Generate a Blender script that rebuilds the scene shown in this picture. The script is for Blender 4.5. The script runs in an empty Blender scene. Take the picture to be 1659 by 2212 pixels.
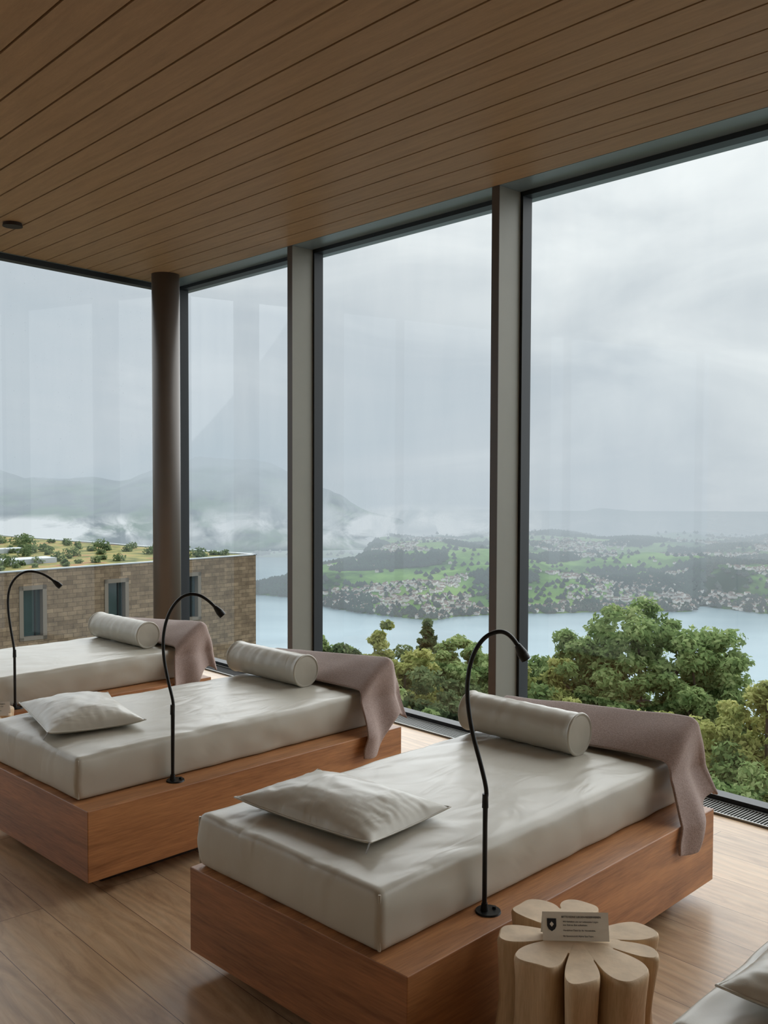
import bpy, bmesh, random
import numpy as np
from math import *
from mathutils import Vector, Matrix, noise
random.seed(7); rng=np.random.default_rng(7)
sc=bpy.context.scene
try:
    sc.view_settings.view_transform='Standard'; sc.view_settings.look='None'
except Exception: pass
H=1.775
COL=bpy.context.collection
# ---------------------------------------------------------------- helpers
def mk(name,verts,faces,mats=(),loc=(0,0,0),rz=0,parent=None,smooth=False,fm=None):
    me=bpy.data.meshes.new(name)
    me.from_pydata([tuple(map(float,v)) for v in verts] if not isinstance(verts,np.ndarray) else verts.tolist(),[],faces if not isinstance(faces,np.ndarray) else faces.tolist())
    if not isinstance(mats,(list,tuple)): mats=[mats]
    for m in mats: me.materials.append(m)
    if smooth: me.polygons.foreach_set('use_smooth',[True]*len(me.polygons))
    if fm is not None: me.polygons.foreach_set('material_index',list(fm))
    me.update()
    ob=bpy.data.objects.new(name,me); COL.objects.link(ob)
    ob.location=loc; ob.rotation_euler=(0,0,rz)
    if parent: ob.parent=parent
    return ob
def empty(name,loc=(0,0,0),rz=0,parent=None):
    e=bpy.data.objects.new(name,None); COL.objects.link(e); e.location=loc; e.rotation_euler=(0,0,rz)
    e.empty_display_size=.1
    if parent: e.parent=parent
    return e
BF=[(0,3,2,1),(4,5,6,7),(0,1,5,4),(1,2,6,5),(2,3,7,6),(3,0,4,7)]
def boxv(x0,x1,y0,y1,z0,z1):
    return [(x0,y0,z0),(x1,y0,z0),(x1,y1,z0),(x0,y1,z0),(x0,y0,z1),(x1,y0,z1),(x1,y1,z1),(x0,y1,z1)]
class MB:
    def __init__(s): s.v=[];s.f=[];s.m=[]
    def box(s,x0,x1,y0,y1,z0,z1,mi=0):
        o=len(s.v); s.v+=boxv(x0,x1,y0,y1,z0,z1); s.f+=[tuple(i+o for i in f) for f in BF]; s.m+=[mi]*6
    def add(s,v,f,mi=0):
        o=len(s.v); s.v+=list(v); s.f+=[tuple(i+o for i in q) for q in f]; s.m+=[mi]*len(f)
    def ob(s,name,mats,**k): return mk(name,s.v,s.f,mats,fm=s.m,**k)
def bevel(ob,w=.004,seg=2):
    m=ob.modifiers.new('bev','BEVEL'); m.width=w; m.segments=seg; m.limit_method='ANGLE'; return ob
def rbox(hx,hy,hz,r,cx,cy,cz):
    """rounded box grid centred at origin; returns verts,faces"""
    bm=bmesh.new()
    vid={}
    def g(i,j,k):
        key=(i,j,k)
        if key in vid: return vid[key]
        p=Vector(((-1+2*i/cx)*hx,(-1+2*j/cy)*hy,(-1+2*k/cz)*hz))
        q=Vector([max(-h+r,min(h-r,c)) for c,h in zip(p,(hx,hy,hz))])
        d=p-q
        if d.length>1e-9: p=q+d.normalized()*r
        vid[key]=bm.verts.new(p); return vid[key]
    for i in range(cx):
        for j in range(cy):
            bm.faces.new([g(i,j,0),g(i,j+1,0),g(i+1,j+1,0),g(i+1,j,0)])
            bm.faces.new([g(i,j,cz),g(i+1,j,cz),g(i+1,j+1,cz),g(i,j+1,cz)])
    for i in range(cx):
        for k in range(cz):
            bm.faces.new([g(i,0,k),g(i+1,0,k),g(i+1,0,k+1),g(i,0,k+1)])
            bm.faces.new([g(i,cy,k),g(i,cy,k+1),g(i+1,cy,k+1),g(i+1,cy,k)])
    for j in range(cy):
        for k in range(cz):
            bm.faces.new([g(0,j,k),g(0,j,k+1),g(0,j+1,k+1),g(0,j+1,k)])
            bm.faces.new([g(cx,j,k),g(cx,j+1,k),g(cx,j+1,k+1),g(cx,j,k+1)])
    bm.verts.index_update()
    v=[tuple(x.co) for x in bm.verts]; f=[tuple(x.index for x in fc.verts) for fc in bm.faces]
    bm.free(); return v,f
def tube(name,pts,r,mat,parent=None,loc=(0,0,0),rz=0,cyc=False,nurbs=True,res=10):
    cu=bpy.data.curves.new(name,'CURVE'); cu.dimensions='3D'; cu.bevel_depth=r; cu.bevel_resolution=4; cu.resolution_u=res
    sp=cu.splines.new('NURBS' if nurbs else 'POLY'); sp.points.add(len(pts)-1)
    for p,q in zip(sp.points,pts): p.co=(*q,1)
    if nurbs: sp.order_u=3; sp.use_endpoint_u=not cyc
    sp.use_cyclic_u=cyc; cu.use_fill_caps=True
    cu.materials.append(mat)
    ob=bpy.data.objects.new(name,cu); COL.objects.link(ob); ob.location=loc; ob.rotation_euler=(0,0,rz)
    if parent: ob.parent=parent
    return ob
def cylv(r0,r1,z0,z1,n=32,cx=0,cy=0):
    v=[];f=[]
    for i in range(n):
        a=2*pi*i/n; v.append((cx+r0*cos(a),cy+r0*sin(a),z0))
    for i in range(n):
        a=2*pi*i/n; v.append((cx+r1*cos(a),cy+r1*sin(a),z1))
    for i in range(n): f.append((i,(i+1)%n,n+(i+1)%n,n+i))
    f.append(tuple(range(n-1,-1,-1))); f.append(tuple(range(n,2*n)))
    return v,f
# ---------------------------------------------------------------- materials
def lin(c):
    return tuple(((x/255)/12.92 if x/255<=.04045 else ((x/255+.055)/1.055)**2.4) for x in c)+(1,)
def newmat(name):
    m=bpy.data.materials.new(name); m.use_nodes=True; nt=m.node_tree; nt.nodes.clear()
    out=nt.nodes.new('ShaderNodeOutputMaterial'); return m,nt,out
def N(nt,t,**k):
    n=nt.nodes.new(t)
    for a,b in k.items():
        if a.startswith('_'): n.inputs[a[1:].replace('_',' ')].default_value=b
        else: setattr(n,a,b)
    return n
def ramp(nt,stops):
    r=nt.nodes.new('ShaderNodeValToRGB'); e=r.color_ramp.elements
    while len(e)<len(stops): e.new(.5)
    for x,(p,c) in zip(e,stops): x.position=p; x.color=c
    return r
def plain(name,col,rough=.5,metal=0,bump=None,var=.0,spec=.5,scale=5):
    m,nt,out=newmat(name); b=N(nt,'ShaderNodeBsdfPrincipled',_Roughness=rough,_Metallic=metal)
    b.inputs['Specular IOR Level'].default_value=spec
    c=lin(col); tc=N(nt,'ShaderNodeTexCoord')
    no=N(nt,'ShaderNodeTexNoise',_Scale=scale,_Detail=5.); nt.links.new(tc.outputs['Object'],no.inputs['Vector'])
    r=ramp(nt,[(.3,tuple(x*(1-var) for x in c[:3])+(1,)),(.7,tuple(min(1,x*(1+var)) for x in c[:3])+(1,))])
    nt.links.new(no.outputs['Fac'],r.inputs['Fac']); nt.links.new(r.outputs['Color'],b.inputs['Base Color'])
    if bump:
        n2=N(nt,'ShaderNodeTexNoise',_Scale=bump[0],_Detail=6.); nt.links.new(tc.outputs['Object'],n2.inputs['Vector'])
        bp=N(nt,'ShaderNodeBump',_Strength=bump[1],_Distance=bump[2]); nt.links.new(n2.outputs['Fac'],bp.inputs['Height'])
        nt.links.new(bp.outputs['Normal'],b.inputs['Normal'])
    nt.links.new(b.outputs['BSDF'],out.inputs['Surface']); return m
def wood(name,c0,c1,axis=0,scale=1.,rough=.45,fine=1.,bump=.15):
    m,nt,out=newmat(name); b=N(nt,'ShaderNodeBsdfPrincipled',_Roughness=rough)
    tc=N(nt,'ShaderNodeTexCoord'); mp=N(nt,'ShaderNodeMapping')
    s=[9*scale,9*scale,9*scale]; s[axis]=.7*scale; mp.inputs['Scale'].default_value=s
    nt.links.new(tc.outputs['Object'],mp.inputs['Vector'])
    n1=N(nt,'ShaderNodeTexNoise',_Scale=1.3,_Detail=6.,_Roughness=.6,_Distortion=.6); nt.links.new(mp.outputs['Vector'],n1.inputs['Vector'])
    n2=N(nt,'ShaderNodeTexNoise',_Scale=14.*fine,_Detail=3.); nt.links.new(mp.outputs['Vector'],n2.inputs['Vector'])
    mx=N(nt,'ShaderNodeMath',operation='MULTIPLY_ADD'); mx.inputs[1].default_value=.35; nt.links.new(n2.outputs['Fac'],mx.inputs[0])
    sc_=N(nt,'ShaderNodeMath',operation='MULTIPLY'); sc_.inputs[1].default_value=.72; nt.links.new(n1.outputs['Fac'],sc_.inputs[0]); nt.links.new(sc_.outputs[0],mx.inputs[2])
    r=ramp(nt,[(.36,lin(c0)),(.66,lin(c1))]); nt.links.new(mx.outputs[0],r.inputs['Fac'])
    nt.links.new(r.outputs['Color'],b.inputs['Base Color'])
    bp=N(nt,'ShaderNodeBump',_Strength=bump,_Distance=.002); nt.links.new(mx.outputs[0],bp.inputs['Height']); nt.links.new(bp.outputs['Normal'],b.inputs['Normal'])
    nt.links.new(b.outputs['BSDF'],out.inputs['Surface']); return m
def floor_mat():
    m,nt,out=newmat('oak_plank_floor'); b=N(nt,'ShaderNodeBsdfPrincipled',_Roughness=.34)
    tc=N(nt,'ShaderNodeTexCoord')
    br=N(nt,'ShaderNodeTexBrick',_Scale=1.,offset=.37,offset_frequency=2)
    br.inputs['Brick Width'].default_value=2.3; br.inputs['Row Height'].default_value=.26; br.inputs['Mortar Size'].default_value=.0014
    br.inputs['Mortar Smooth'].default_value=.1
    br.inputs['Color1'].default_value=(0,0,0,1); br.inputs['Color2'].default_value=(1,1,1,1); br.inputs['Mortar'].default_value=(.5,.5,.5,1)
    nt.links.new(tc.outputs['Object'],br.inputs['Vector'])
    mp=N(nt,'ShaderNodeMapping'); mp.inputs['Scale'].default_value=(1.2,6.5,1); nt.links.new(tc.outputs['Object'],mp.inputs['Vector'])
    ad=N(nt,'ShaderNodeVectorMath',operation='ADD'); nt.links.new(mp.outputs['Vector'],ad.inputs[0])
    ml=N(nt,'ShaderNodeVectorMath',operation='SCALE'); ml.inputs['Scale'].default_value=13.; nt.links.new(br.outputs['Color'],ml.inputs[0]); nt.links.new(ml.outputs['Vector'],ad.inputs[1])
    n1=N(nt,'ShaderNodeTexNoise',_Scale=1.6,_Detail=8.,_Roughness=.68,_Distortion=1.6); nt.links.new(ad.outputs['Vector'],n1.inputs['Vector'])
    w=N(nt,'ShaderNodeTexWave',_Scale=.9,_Distortion=14.,_Detail=5.,bands_direction='Y'); nt.links.new(ad.outputs['Vector'],w.inputs['Vector'])
    r=ramp(nt,[(.28,lin((170,138,106))),(.5,lin((200,168,132))),(.72,lin((216,188,154)))]); nt.links.new(n1.outputs['Fac'],r.inputs['Fac'])
    mx=N(nt,'ShaderNodeMix',data_type='RGBA',blend_type='MULTIPLY'); mx.inputs['Factor'].default_value=.17
    nt.links.new(r.outputs['Color'],mx.inputs['A']); nt.links.new(w.outputs['Color'],mx.inputs['B'])
    pr=ramp(nt,[(0,(.84,.82,.80,1)),(1,(1.0,1.0,1.0,1))]); nt.links.new(br.outputs['Color'],pr.inputs['Fac'])
    m2=N(nt,'ShaderNodeMix',data_type='RGBA',blend_type='MULTIPLY'); m2.inputs['Factor'].default_value=1.
    nt.links.new(mx.outputs['Result'],m2.inputs['A']); nt.links.new(pr.outputs['Color'],m2.inputs['B'])
    vo=N(nt,'ShaderNodeTexVoronoi',_Scale=1.15); nt.links.new(tc.outputs['Object'],vo.inputs['Vector'])
    kr=ramp(nt,[(.0,(.25,.16,.1,1)),(.03,(.45,.33,.24,1)),(.06,(1,1,1,1))]); nt.links.new(vo.outputs['Distance'],kr.inputs['Fac'])
    m4=N(nt,'ShaderNodeMix',data_type='RGBA',blend_type='MULTIPLY'); m4.inputs['Factor'].default_value=.7
    nt.links.new(m2.outputs['Result'],m4.inputs['A']); nt.links.new(kr.outputs['Color'],m4.inputs['B'])
    m3=N(nt,'ShaderNodeMix',data_type='RGBA'); m3.inputs['B'].default_value=lin((84,60,42))
    nt.links.new(br.outputs['Fac'],m3.inputs['Factor']); nt.links.new(m4.outputs['Result'],m3.inputs['A'])
    nt.links.new(m3.outputs['Result'],b.inputs['Base Color'])
    bp=N(nt,'ShaderNodeBump',_Strength=.25,_Distance=.002); nt.links.new(n1.outputs['Fac'],bp.inputs['Height']); nt.links.new(bp.outputs['Normal'],b.inputs['Normal'])
    nt.links.new(b.outputs['BSDF'],out.inputs['Surface']); return m
def leather():
    m,nt,out=newmat('greige_leatherette'); b=N(nt,'ShaderNodeBsdfPrincipled',_Roughness=.34)
    tc=N(nt,'ShaderNodeTexCoord')
    n0=N(nt,'ShaderNodeTexNoise',_Scale=3.,_Detail=3.); nt.links.new(tc.outputs['Object'],n0.inputs['Vector'])
    r=ramp(nt,[(.3,lin((184,178,164))),(.7,lin((191,186,173)))]); nt.links.new(n0.outputs['Fac'],r.inputs['Fac']); nt.links.new(r.outputs['Color'],b.inputs['Base Color'])
    mp=N(nt,'ShaderNodeMapping'); mp.inputs['Scale'].default_value=(2.2,4.5,2.); nt.links.new(tc.outputs['Object'],mp.inputs['Vector'])
    n1=N(nt,'ShaderNodeTexNoise',_Scale=1.5,_Detail=2.,_Distortion=1.2); nt.links.new(mp.outputs['Vector'],n1.inputs['Vector'])
    b1=N(nt,'ShaderNodeBump',_Strength=.2,_Distance=.03); nt.links.new(n1.outputs['Fac'],b1.inputs['Height'])
    n2=N(nt,'ShaderNodeTexNoise',_Scale=420.,_Detail=2.); nt.links.new(tc.outputs['Object'],n2.inputs['Vector'])
    b2=N(nt,'ShaderNodeBump',_Strength=.12,_Distance=.001); nt.links.new(n2.outputs['Fac'],b2.inputs['Height']); nt.links.new(b1.outputs['Normal'],b2.inputs['Normal'])
    nt.links.new(b2.outputs['Normal'],b.inputs['Normal'])
    nt.links.new(b.outputs['BSDF'],out.inputs['Surface']); return m
def terry():
    m,nt,out=newmat('taupe_terry_cloth'); b=N(nt,'ShaderNodeBsdfPrincipled',_Roughness=.95)
    b.inputs['Specular IOR Level'].default_value=.1
    try: b.inputs['Sheen Weight'].default_value=.3
    except Exception: pass
    tc=N(nt,'ShaderNodeTexCoord')
    n=N(nt,'ShaderNodeTexNoise',_Scale=170.,_Detail=3.); nt.links.new(tc.outputs['Object'],n.inputs['Vector'])
    r=ramp(nt,[(.3,lin((148,129,122))),(.7,lin((174,154,146)))]); nt.links.new(n.outputs['Fac'],r.inputs['Fac']); nt.links.new(r.outputs['Color'],b.inputs['Base Color'])
    bp=N(nt,'ShaderNodeBump',_Strength=.4,_Distance=.003); nt.links.new(n.outputs['Fac'],bp.inputs['Height']); nt.links.new(bp.outputs['Normal'],b.inputs['Normal'])
    nt.links.new(b.outputs['BSDF'],out.inputs['Surface']); return m
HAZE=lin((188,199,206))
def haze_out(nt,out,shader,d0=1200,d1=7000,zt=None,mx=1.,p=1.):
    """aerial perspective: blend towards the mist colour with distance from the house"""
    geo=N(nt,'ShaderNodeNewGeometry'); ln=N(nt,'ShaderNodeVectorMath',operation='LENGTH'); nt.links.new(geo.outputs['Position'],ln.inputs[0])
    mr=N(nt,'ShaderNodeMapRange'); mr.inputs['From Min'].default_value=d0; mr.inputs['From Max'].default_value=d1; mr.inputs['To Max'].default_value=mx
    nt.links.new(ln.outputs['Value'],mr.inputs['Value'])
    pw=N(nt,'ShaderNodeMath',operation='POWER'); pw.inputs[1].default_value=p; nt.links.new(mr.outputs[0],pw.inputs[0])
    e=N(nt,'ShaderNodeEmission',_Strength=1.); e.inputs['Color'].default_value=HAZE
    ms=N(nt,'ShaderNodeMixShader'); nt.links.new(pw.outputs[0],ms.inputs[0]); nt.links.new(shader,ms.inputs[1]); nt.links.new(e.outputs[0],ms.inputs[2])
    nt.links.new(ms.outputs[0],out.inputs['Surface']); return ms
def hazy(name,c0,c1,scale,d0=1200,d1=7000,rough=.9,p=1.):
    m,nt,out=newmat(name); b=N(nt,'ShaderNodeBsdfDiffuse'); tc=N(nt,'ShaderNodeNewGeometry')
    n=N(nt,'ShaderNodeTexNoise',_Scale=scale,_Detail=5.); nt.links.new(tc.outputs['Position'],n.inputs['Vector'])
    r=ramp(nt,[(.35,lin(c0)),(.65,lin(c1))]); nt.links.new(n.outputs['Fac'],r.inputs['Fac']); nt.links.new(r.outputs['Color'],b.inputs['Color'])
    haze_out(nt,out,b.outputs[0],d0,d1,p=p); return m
def leafmat(name,c0,c1,c2):
    m,nt,out=newmat(name); tc=N(nt,'ShaderNodeNewGeometry')
    n=N(nt,'ShaderNodeTexNoise',_Scale=1.3,_Detail=3.); nt.links.new(tc.outputs['Position'],n.inputs['Vector'])
    n2=N(nt,'ShaderNodeMath',operation='MULTIPLY_ADD'); n2.inputs[1].default_value=.35; nt.links.new(tc.outputs['Random Per Island'],n2.inputs[0]); 
    n3=N(nt,'ShaderNodeMath',operation='MULTIPLY_ADD'); n3.inputs[1].default_value=.9; n3.inputs[2].default_value=-.12; nt.links.new(n.outputs['Fac'],n3.inputs[0]); nt.links.new(n3.outputs[0],n2.inputs[2])
    r=ramp(nt,[(.2,lin(c0)),(.5,lin(c1)),(.8,lin(c2))]); nt.links.new(n2.outputs[0],r.inputs['Fac'])
    d=N(nt,'ShaderNodeBsdfDiffuse'); t=N(nt,'ShaderNodeBsdfTranslucent')
    nt.links.new(r.outputs['Color'],d.inputs['Color']); nt.links.new(r.outputs['Color'],t.inputs['Color'])
    ms=N(nt,'ShaderNodeMixShader'); ms.inputs[0].default_value=.45; nt.links.new(d.outputs[0],ms.inputs[1]); nt.links.new(t.outputs[0],ms.inputs[2])
    nt.links.new(ms.outputs[0],out.inputs['Surface']); return m
def glassmat():
    m,nt,out=newmat('rainy_window_glass'); t=N(nt,'ShaderNodeBsdfTransparent')
    tc=N(nt,'ShaderNodeTexCoord')
    # faint run-down marks and small drops on the outside of the pane
    mp=N(nt,'ShaderNodeMapping'); mp.inputs['Scale'].default_value=(3,3,.7); nt.links.new(tc.outputs['Object'],mp.inputs['Vector'])
    ns=N(nt,'ShaderNodeTexNoise',_Scale=1.8,_Detail=5.,_Roughness=.5); nt.links.new(mp.outputs['Vector'],ns.inputs['Vector'])
    r=ramp(nt,[(.35,(.955,.975,.975,1)),(.65,(.985,1,.995,1))]); nt.links.new(ns.outputs['Fac'],r.inputs['Fac'])
    vo=N(nt,'ShaderNodeTexVoronoi',_Scale=55.); nt.links.new(tc.outputs['Object'],vo.inputs['Vector'])
    sv=N(nt,'ShaderNodeSeparateXYZ'); nt.links.new(vo.outputs['Color'],sv.inputs[0])
    th=N(nt,'ShaderNodeMath',operation='MULTIPLY'); th.inputs[1].default_value=.18; nt.links.new(sv.outputs[0],th.inputs[0])
    ls=N(nt,'ShaderNodeMath',operation='LESS_THAN'); nt.links.new(vo.outputs['Distance'],ls.inputs[0]); nt.links.new(th.outputs[0],ls.inputs[1])
    g2=N(nt,'ShaderNodeMath',operation='GREATER_THAN'); g2.inputs[1].default_value=.78; nt.links.new(sv.outputs[1],g2.inputs[0])
    dm=N(nt,'ShaderNodeMath',operation='MULTIPLY'); nt.links.new(ls.outputs[0],dm.inputs[0]); nt.links.new(g2.outputs[0],dm.inputs[1])
    mx=N(nt,'ShaderNodeMix',data_type='RGBA'); mx.inputs['B'].default_value=(.78,.80,.81,1); nt.links.new(dm.outputs[0],mx.inputs['Factor']); nt.links.new(r.outputs['Color'],mx.inputs['A'])
    nt.links.new(mx.outputs['Result'],t.inputs[0])
    g=N(nt,'ShaderNodeBsdfGlossy',_Roughness=.02); lw=N(nt,'ShaderNodeLayerWeight'); lw.inputs['Blend'].default_value=.5
    pw=N(nt,'ShaderNodeMath',operation='POWER'); pw.inputs[1].default_value=4.; nt.links.new(lw.outputs['Facing'],pw.inputs[0])
    ma=N(nt,'ShaderNodeMath',operation='MULTIPLY_ADD'); ma.inputs[1].default_value=.6; ma.inputs[2].default_value=.05; nt.links.new(pw.outputs[0],ma.inputs[0])
    ms=N(nt,'ShaderNodeMixShader'); nt.links.new(ma.outputs[0],ms.inputs[0]); nt.links.new(t.outputs[0],ms.inputs[1]); nt.links.new(g.outputs[0],ms.inputs[2])
    nt.links.new(ms.outputs[0],out.inputs['Surface']); return m

M_leather=leather(); M_terry=terry(); M_glass=glassmat(); M_floor=floor_mat()
M_bedA=wood('daybed_oak_long',(136,88,54),(198,140,92),0,1.,.42)
M_bedB=wood('daybed_oak_cross',(114,72,44),(172,114,74),1,1.,.42)  # darker tone for the end faces, shading painted into the wood
M_ceil=wood('ceiling_oak',(152,118,84),(172,136,99),0,2.5,.55,1.,.05)
M_stool=wood('pale_teak',(186,156,120),(218,192,156),2,1.6,.6,1.,.3)
M_stooltop=plain('sawn_teak_top',(212,188,157),.65,0,(60,.3,.002),.16,.4,14)
M_black=plain('black_metal',(20,21,22),.4,.3)
M_frame=plain('black_gasket',(20,25,29),.5,.0)
M_mull=plain('bronze_grey_metal',(134,132,121),.45,.1,None,.03)
M_mulld=plain('dark_bronze_metal',(82,72,64),.45,.2,None,.03)
M_soff=plain('soffit_metal',(122,132,134),.4,.2,None,.03)
M_colm=plain('column_paint',(96,87,80),.45,.1,None,.03)
M_plinth=plain('plinth_dark',(45,32,24),.7)
M_wall=plain('plaster_warm',(200,190,176),.85,0,(40,.1,.002),.05)
M_groove=plain('ceiling_void',(12,9,7),.9)
M_grille=plain('steel_grille',(120,120,116),.4,.6)
M_card=plain('white_card',(238,236,230),.6)
M_ink=plain('ink_dark',(30,34,44),.6)
M_steel=plain('zip_steel',(170,170,168),.35,.8)

# ---------------------------------------------------------------- camera
f=2048.6;p=radians(2.209);ro=radians(-.198)
A=np.array([[cos(ro),-sin(ro),0],[sin(ro),cos(ro),0],[0,0,1]])
Mc=np.stack([np.array([1,0,0]),np.array([0,-sin(p),-cos(p)]),np.array([0,cos(p),-sin(p)])],1)@A
cam=bpy.data.cameras.new('camera'); co=bpy.data.objects.new('camera',cam); COL.objects.link(co)
Rm=Matrix(((Mc[0,0],-Mc[0,1],-Mc[0,2]),(Mc[1,0],-Mc[1,1],-Mc[1,2]),(Mc[2,0],-Mc[2,1],-Mc[2,2]))).to_4x4()
co.matrix_world=Matrix.Translation((0,0,H))@Rm
cam.sensor_fit='HORIZONTAL'; cam.sensor_width=36; cam.lens=f/1659*36; cam.clip_start=.05; cam.clip_end=30000
sc.camera=co

# ---------------------------------------------------------------- room  (local frame: x=s along window wall, y=-n)
PH=radians(132.63); ZC=3.594
GN=4.87
def leftline(n,off=0): return 8.29+(n-4.87)*(.165/.986)+off
NB=-3.2; SR=-3.5
fl=[(SR,-4.95),(leftline(4.95,.08),-4.95),(leftline(NB,.08),-NB),(SR,-NB)]
v=[(x,y,0) for x,y in fl]+[(x,y,-.25) for x,y in fl]
mk('floor',v,[(0,1,2,3)[::-1],(4,5,6,7),(0,1,5,4),(1,2,6,5),(2,3,7,6),(3,0,4,7)],M_floor,rz=PH)
cb=MB(); n1=4.60
while n1>NB:
    n0=max(n1-.2,NB)
    a0,a1=n0+.006,n1-.006
    sA0=leftline(a0,-.08); sA1=leftline(a1,-.08)
    vs=[(SR,-a1),(sA1,-a1),(sA0,-a0),(SR,-a0)]
    cb.add([(x,y,ZC) for x,y in vs]+[(x,y,ZC+.02) for x,y in vs],[(0,1,2,3),(7,6,5,4),(4,5,1,0),(5,6,2,1),(6,7,3,2),(7,4,0,3)],0)
    n1-=.2
vs=[(SR,-4.60),(leftline(4.6,-.08),-4.60),(leftline(NB,-.08),-NB),(SR,-NB)]
cb.add([(x,y,ZC+.022) for x,y in vs]+[(x,y,ZC+.3) for x,y in vs],[(0,1,2,3),(7,6,5,4),(4,5,1,0),(5,6,2,1),(6,7,3,2),(7,4,0,3)],1)
cb.ob('ceiling',[M_ceil,M_groove],rz=PH)
sf=MB()
vs=[(SR,-5.05),(leftline(5.05,.15),-5.05),(leftline(4.6,.15),-4.6),(SR,-4.6)]
sf.add([(x,y,ZC+.0) for x,y in vs]+[(x,y,ZC+.3) for x,y in vs],[(0,1,2,3),(7,6,5,4),(4,5,1,0),(5,6,2,1),(6,7,3,2),(7,4,0,3)])
vs=[(leftline(4.6,-.08),-4.6),(leftline(4.6,.15),-4.6),(leftline(NB,.15),-NB),(leftline(NB,-.08),-NB)]
sf.add([(x,y,ZC+.0) for x,y in vs]+[(x,y,ZC+.3) for x,y in vs],[(0,1,2,3),(7,6,5,4),(4,5,1,0),(5,6,2,1),(6,7,3,2),(7,4,0,3)])
sf.ob('trim_1',[M_soff],rz=PH)
mull=[8.20,6.115,3.97,1.83,-.31,-2.45]
for i,(a,b) in enumerate(zip(mull[:-1],mull[1:])):
    w=empty(f'window_{i+1}',rz=PH)
    fr=MB(); y0,y1=-GN-.03,-GN+.06
    fr.box(b+.03,a-.03,y0,y1,0,.035); fr.box(b+.03,a-.03,y0,y1,ZC-.03,ZC)
    fr.box(b,b+.05,y0,y1,0,ZC); fr.box(a-.05,a,y0,y1,0,ZC)
    fr.ob('frame',[M_frame],parent=w)
    mk('glass_pane',[(b+.03,-GN,.03),(a-.03,-GN,.03),(a-.03,-GN,ZC-.03),(b+.03,-GN,ZC-.03)],[(0,1,2,3)],M_glass,parent=w)
for i,s in enumerate(mull[1:]):
    mb=MB(); mb.box(s-.03,s+.03,-4.81,-4.604,0,ZC-.001,0); mb.box(s-.0305,s+.0305,-4.604,-4.60,0,ZC-.001,1)
    mb.box(s-.036,s+.036,-GN-.04,-4.81,0,ZC-.001,2)
    mb.ob('trim_%d'%(i+2),[M_mull,M_mulld,M_frame],rz=PH)
wl=empty('window_6',loc=(0,0,0),rz=PH)
dl=Vector((-.165,.986,0)).normalized(); nl=Vector((-.986,-.165,0)).normalized()
cn=Vector((leftline(4.87),-4.87,0))
def lp(t,o,z): q=cn+dl*t+nl*o; return (q.x,q.y,z)
def lbox(mb,t0,t1,o0,o1,z0,z1,mi=0):
    mb.add([lp(t0,o0,z0),lp(t1,o0,z0),lp(t1,o1,z0),lp(t0,o1,z0),lp(t0,o0,z1),lp(t1,o0,z1),lp(t1,o1,z1),lp(t0,o1,z1)],BF,mi)
fr=MB(); lbox(fr,0,8.2,-.04,.05,0,.04); lbox(fr,0,8.2,-.04,.05,ZC-.045,ZC)
for t in (0,2.6,5.2,7.8): lbox(fr,t,t+.06,-.04,.05,0,ZC); 
fr.ob('frame',[M_frame],parent=wl)
mk('glass_pane',[lp(0,0,.03),lp(8.1,0,.03),lp(8.1,0,ZC-.03),lp(0,0,ZC-.03)],[(0,1,2,3)],M_glass,parent=wl)
v,fc=cylv(.125,.125,0,ZC,64)
wnv=np.array((.7357,.6773)); wdv=np.array((-.6773,.7357))
def W(n,s): q=wnv*n+wdv*s; return (q[0],q[1])
cx,cy=W(4.43,7.76)
c=mk('round_column',v,fc,M_colm,loc=(cx,cy,0)); c.data.polygons.foreach_set('use_smooth',[len(p_.vertices)==4 for p_ in c.data.polygons])
mk('wall_back',boxv(SR,leftline(NB,.1),-NB,-NB+.2,0,ZC+.3),BF,M_wall,rz=PH)
mk('wall_right',boxv(SR-.2,SR,-4.95,-NB+.2,0,ZC+.3),BF,M_wall,rz=PH)
gr=MB(); gr.box(SR,8.05,-4.80,-4.62,.0,.003,1)
gr.box(SR,8.05,-4.80,-4.788,.002,.012,0); gr.box(SR,8.05,-4.632,-4.62,.002,.012,0)
x=1.0
while x<6.6:
    gr.box(x,x+.006,-4.79,-4.63,.003,.011,0); x+=.018
gr.ob('floor_grille',[M_grille,M_groove],rz=PH)
v,fc=cylv(.07,.065,-.025,0,32)
mk('ceiling_sensor',v,fc,M_plinth,loc=(-2.70,6.95,ZC-.001))

# ---------------------------------------------------------------- daybeds
TH=radians(45.61); U=np.array([cos(TH),sin(TH)]); V=np.array([-sin(TH),cos(TH)])
B0=np.array([.07,2.599]); DB=np.array([-1.297,1.289])
ZT=.373; BL=1.899; BW=1.064; ZM=ZT+.19
def BP(k,a,b): q=B0+DB*k+U*a+V*b; return (float(q[0]),float(q[1]))
def mattress(seed):
    hx,hy,hz=.925,.455,.095
    v,fc=rbox(hx,hy,hz,.020,130,70,18)
    out=[]
    for x,y,z in v:
        u=x/hx;w=y/hy;t=(z+hz)/(2*hz)
        dz=0
        if z>0:
            dz=.012*(1-u**4)*(1-w**4)*(z/hz)
            e=max(abs(w),abs(u))
            wr=abs(noise.noise((x*2.2+seed,y*6+x*2,seed)))
            dz-= .005*max(0,.35-wr)/.35*(z/hz)*(.3+.7*e)
            wr2=noise.noise((x*9+seed,y*5,seed*2.)); dz+=.0018*wr2
        bul=.010*sin(pi*t)
        q=.004*noise.noise((x*5,y*5+seed,z*9))
        if abs(u)>.96: x+=copysign(bul,x)+q
        if abs(w)>.93:
            fold=.006*noise.noise((x*7+seed,z*12,1.))
            y+=copysign(bul,y)+fold
        out.append((x,y,z+dz))
    return out,fc
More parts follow.
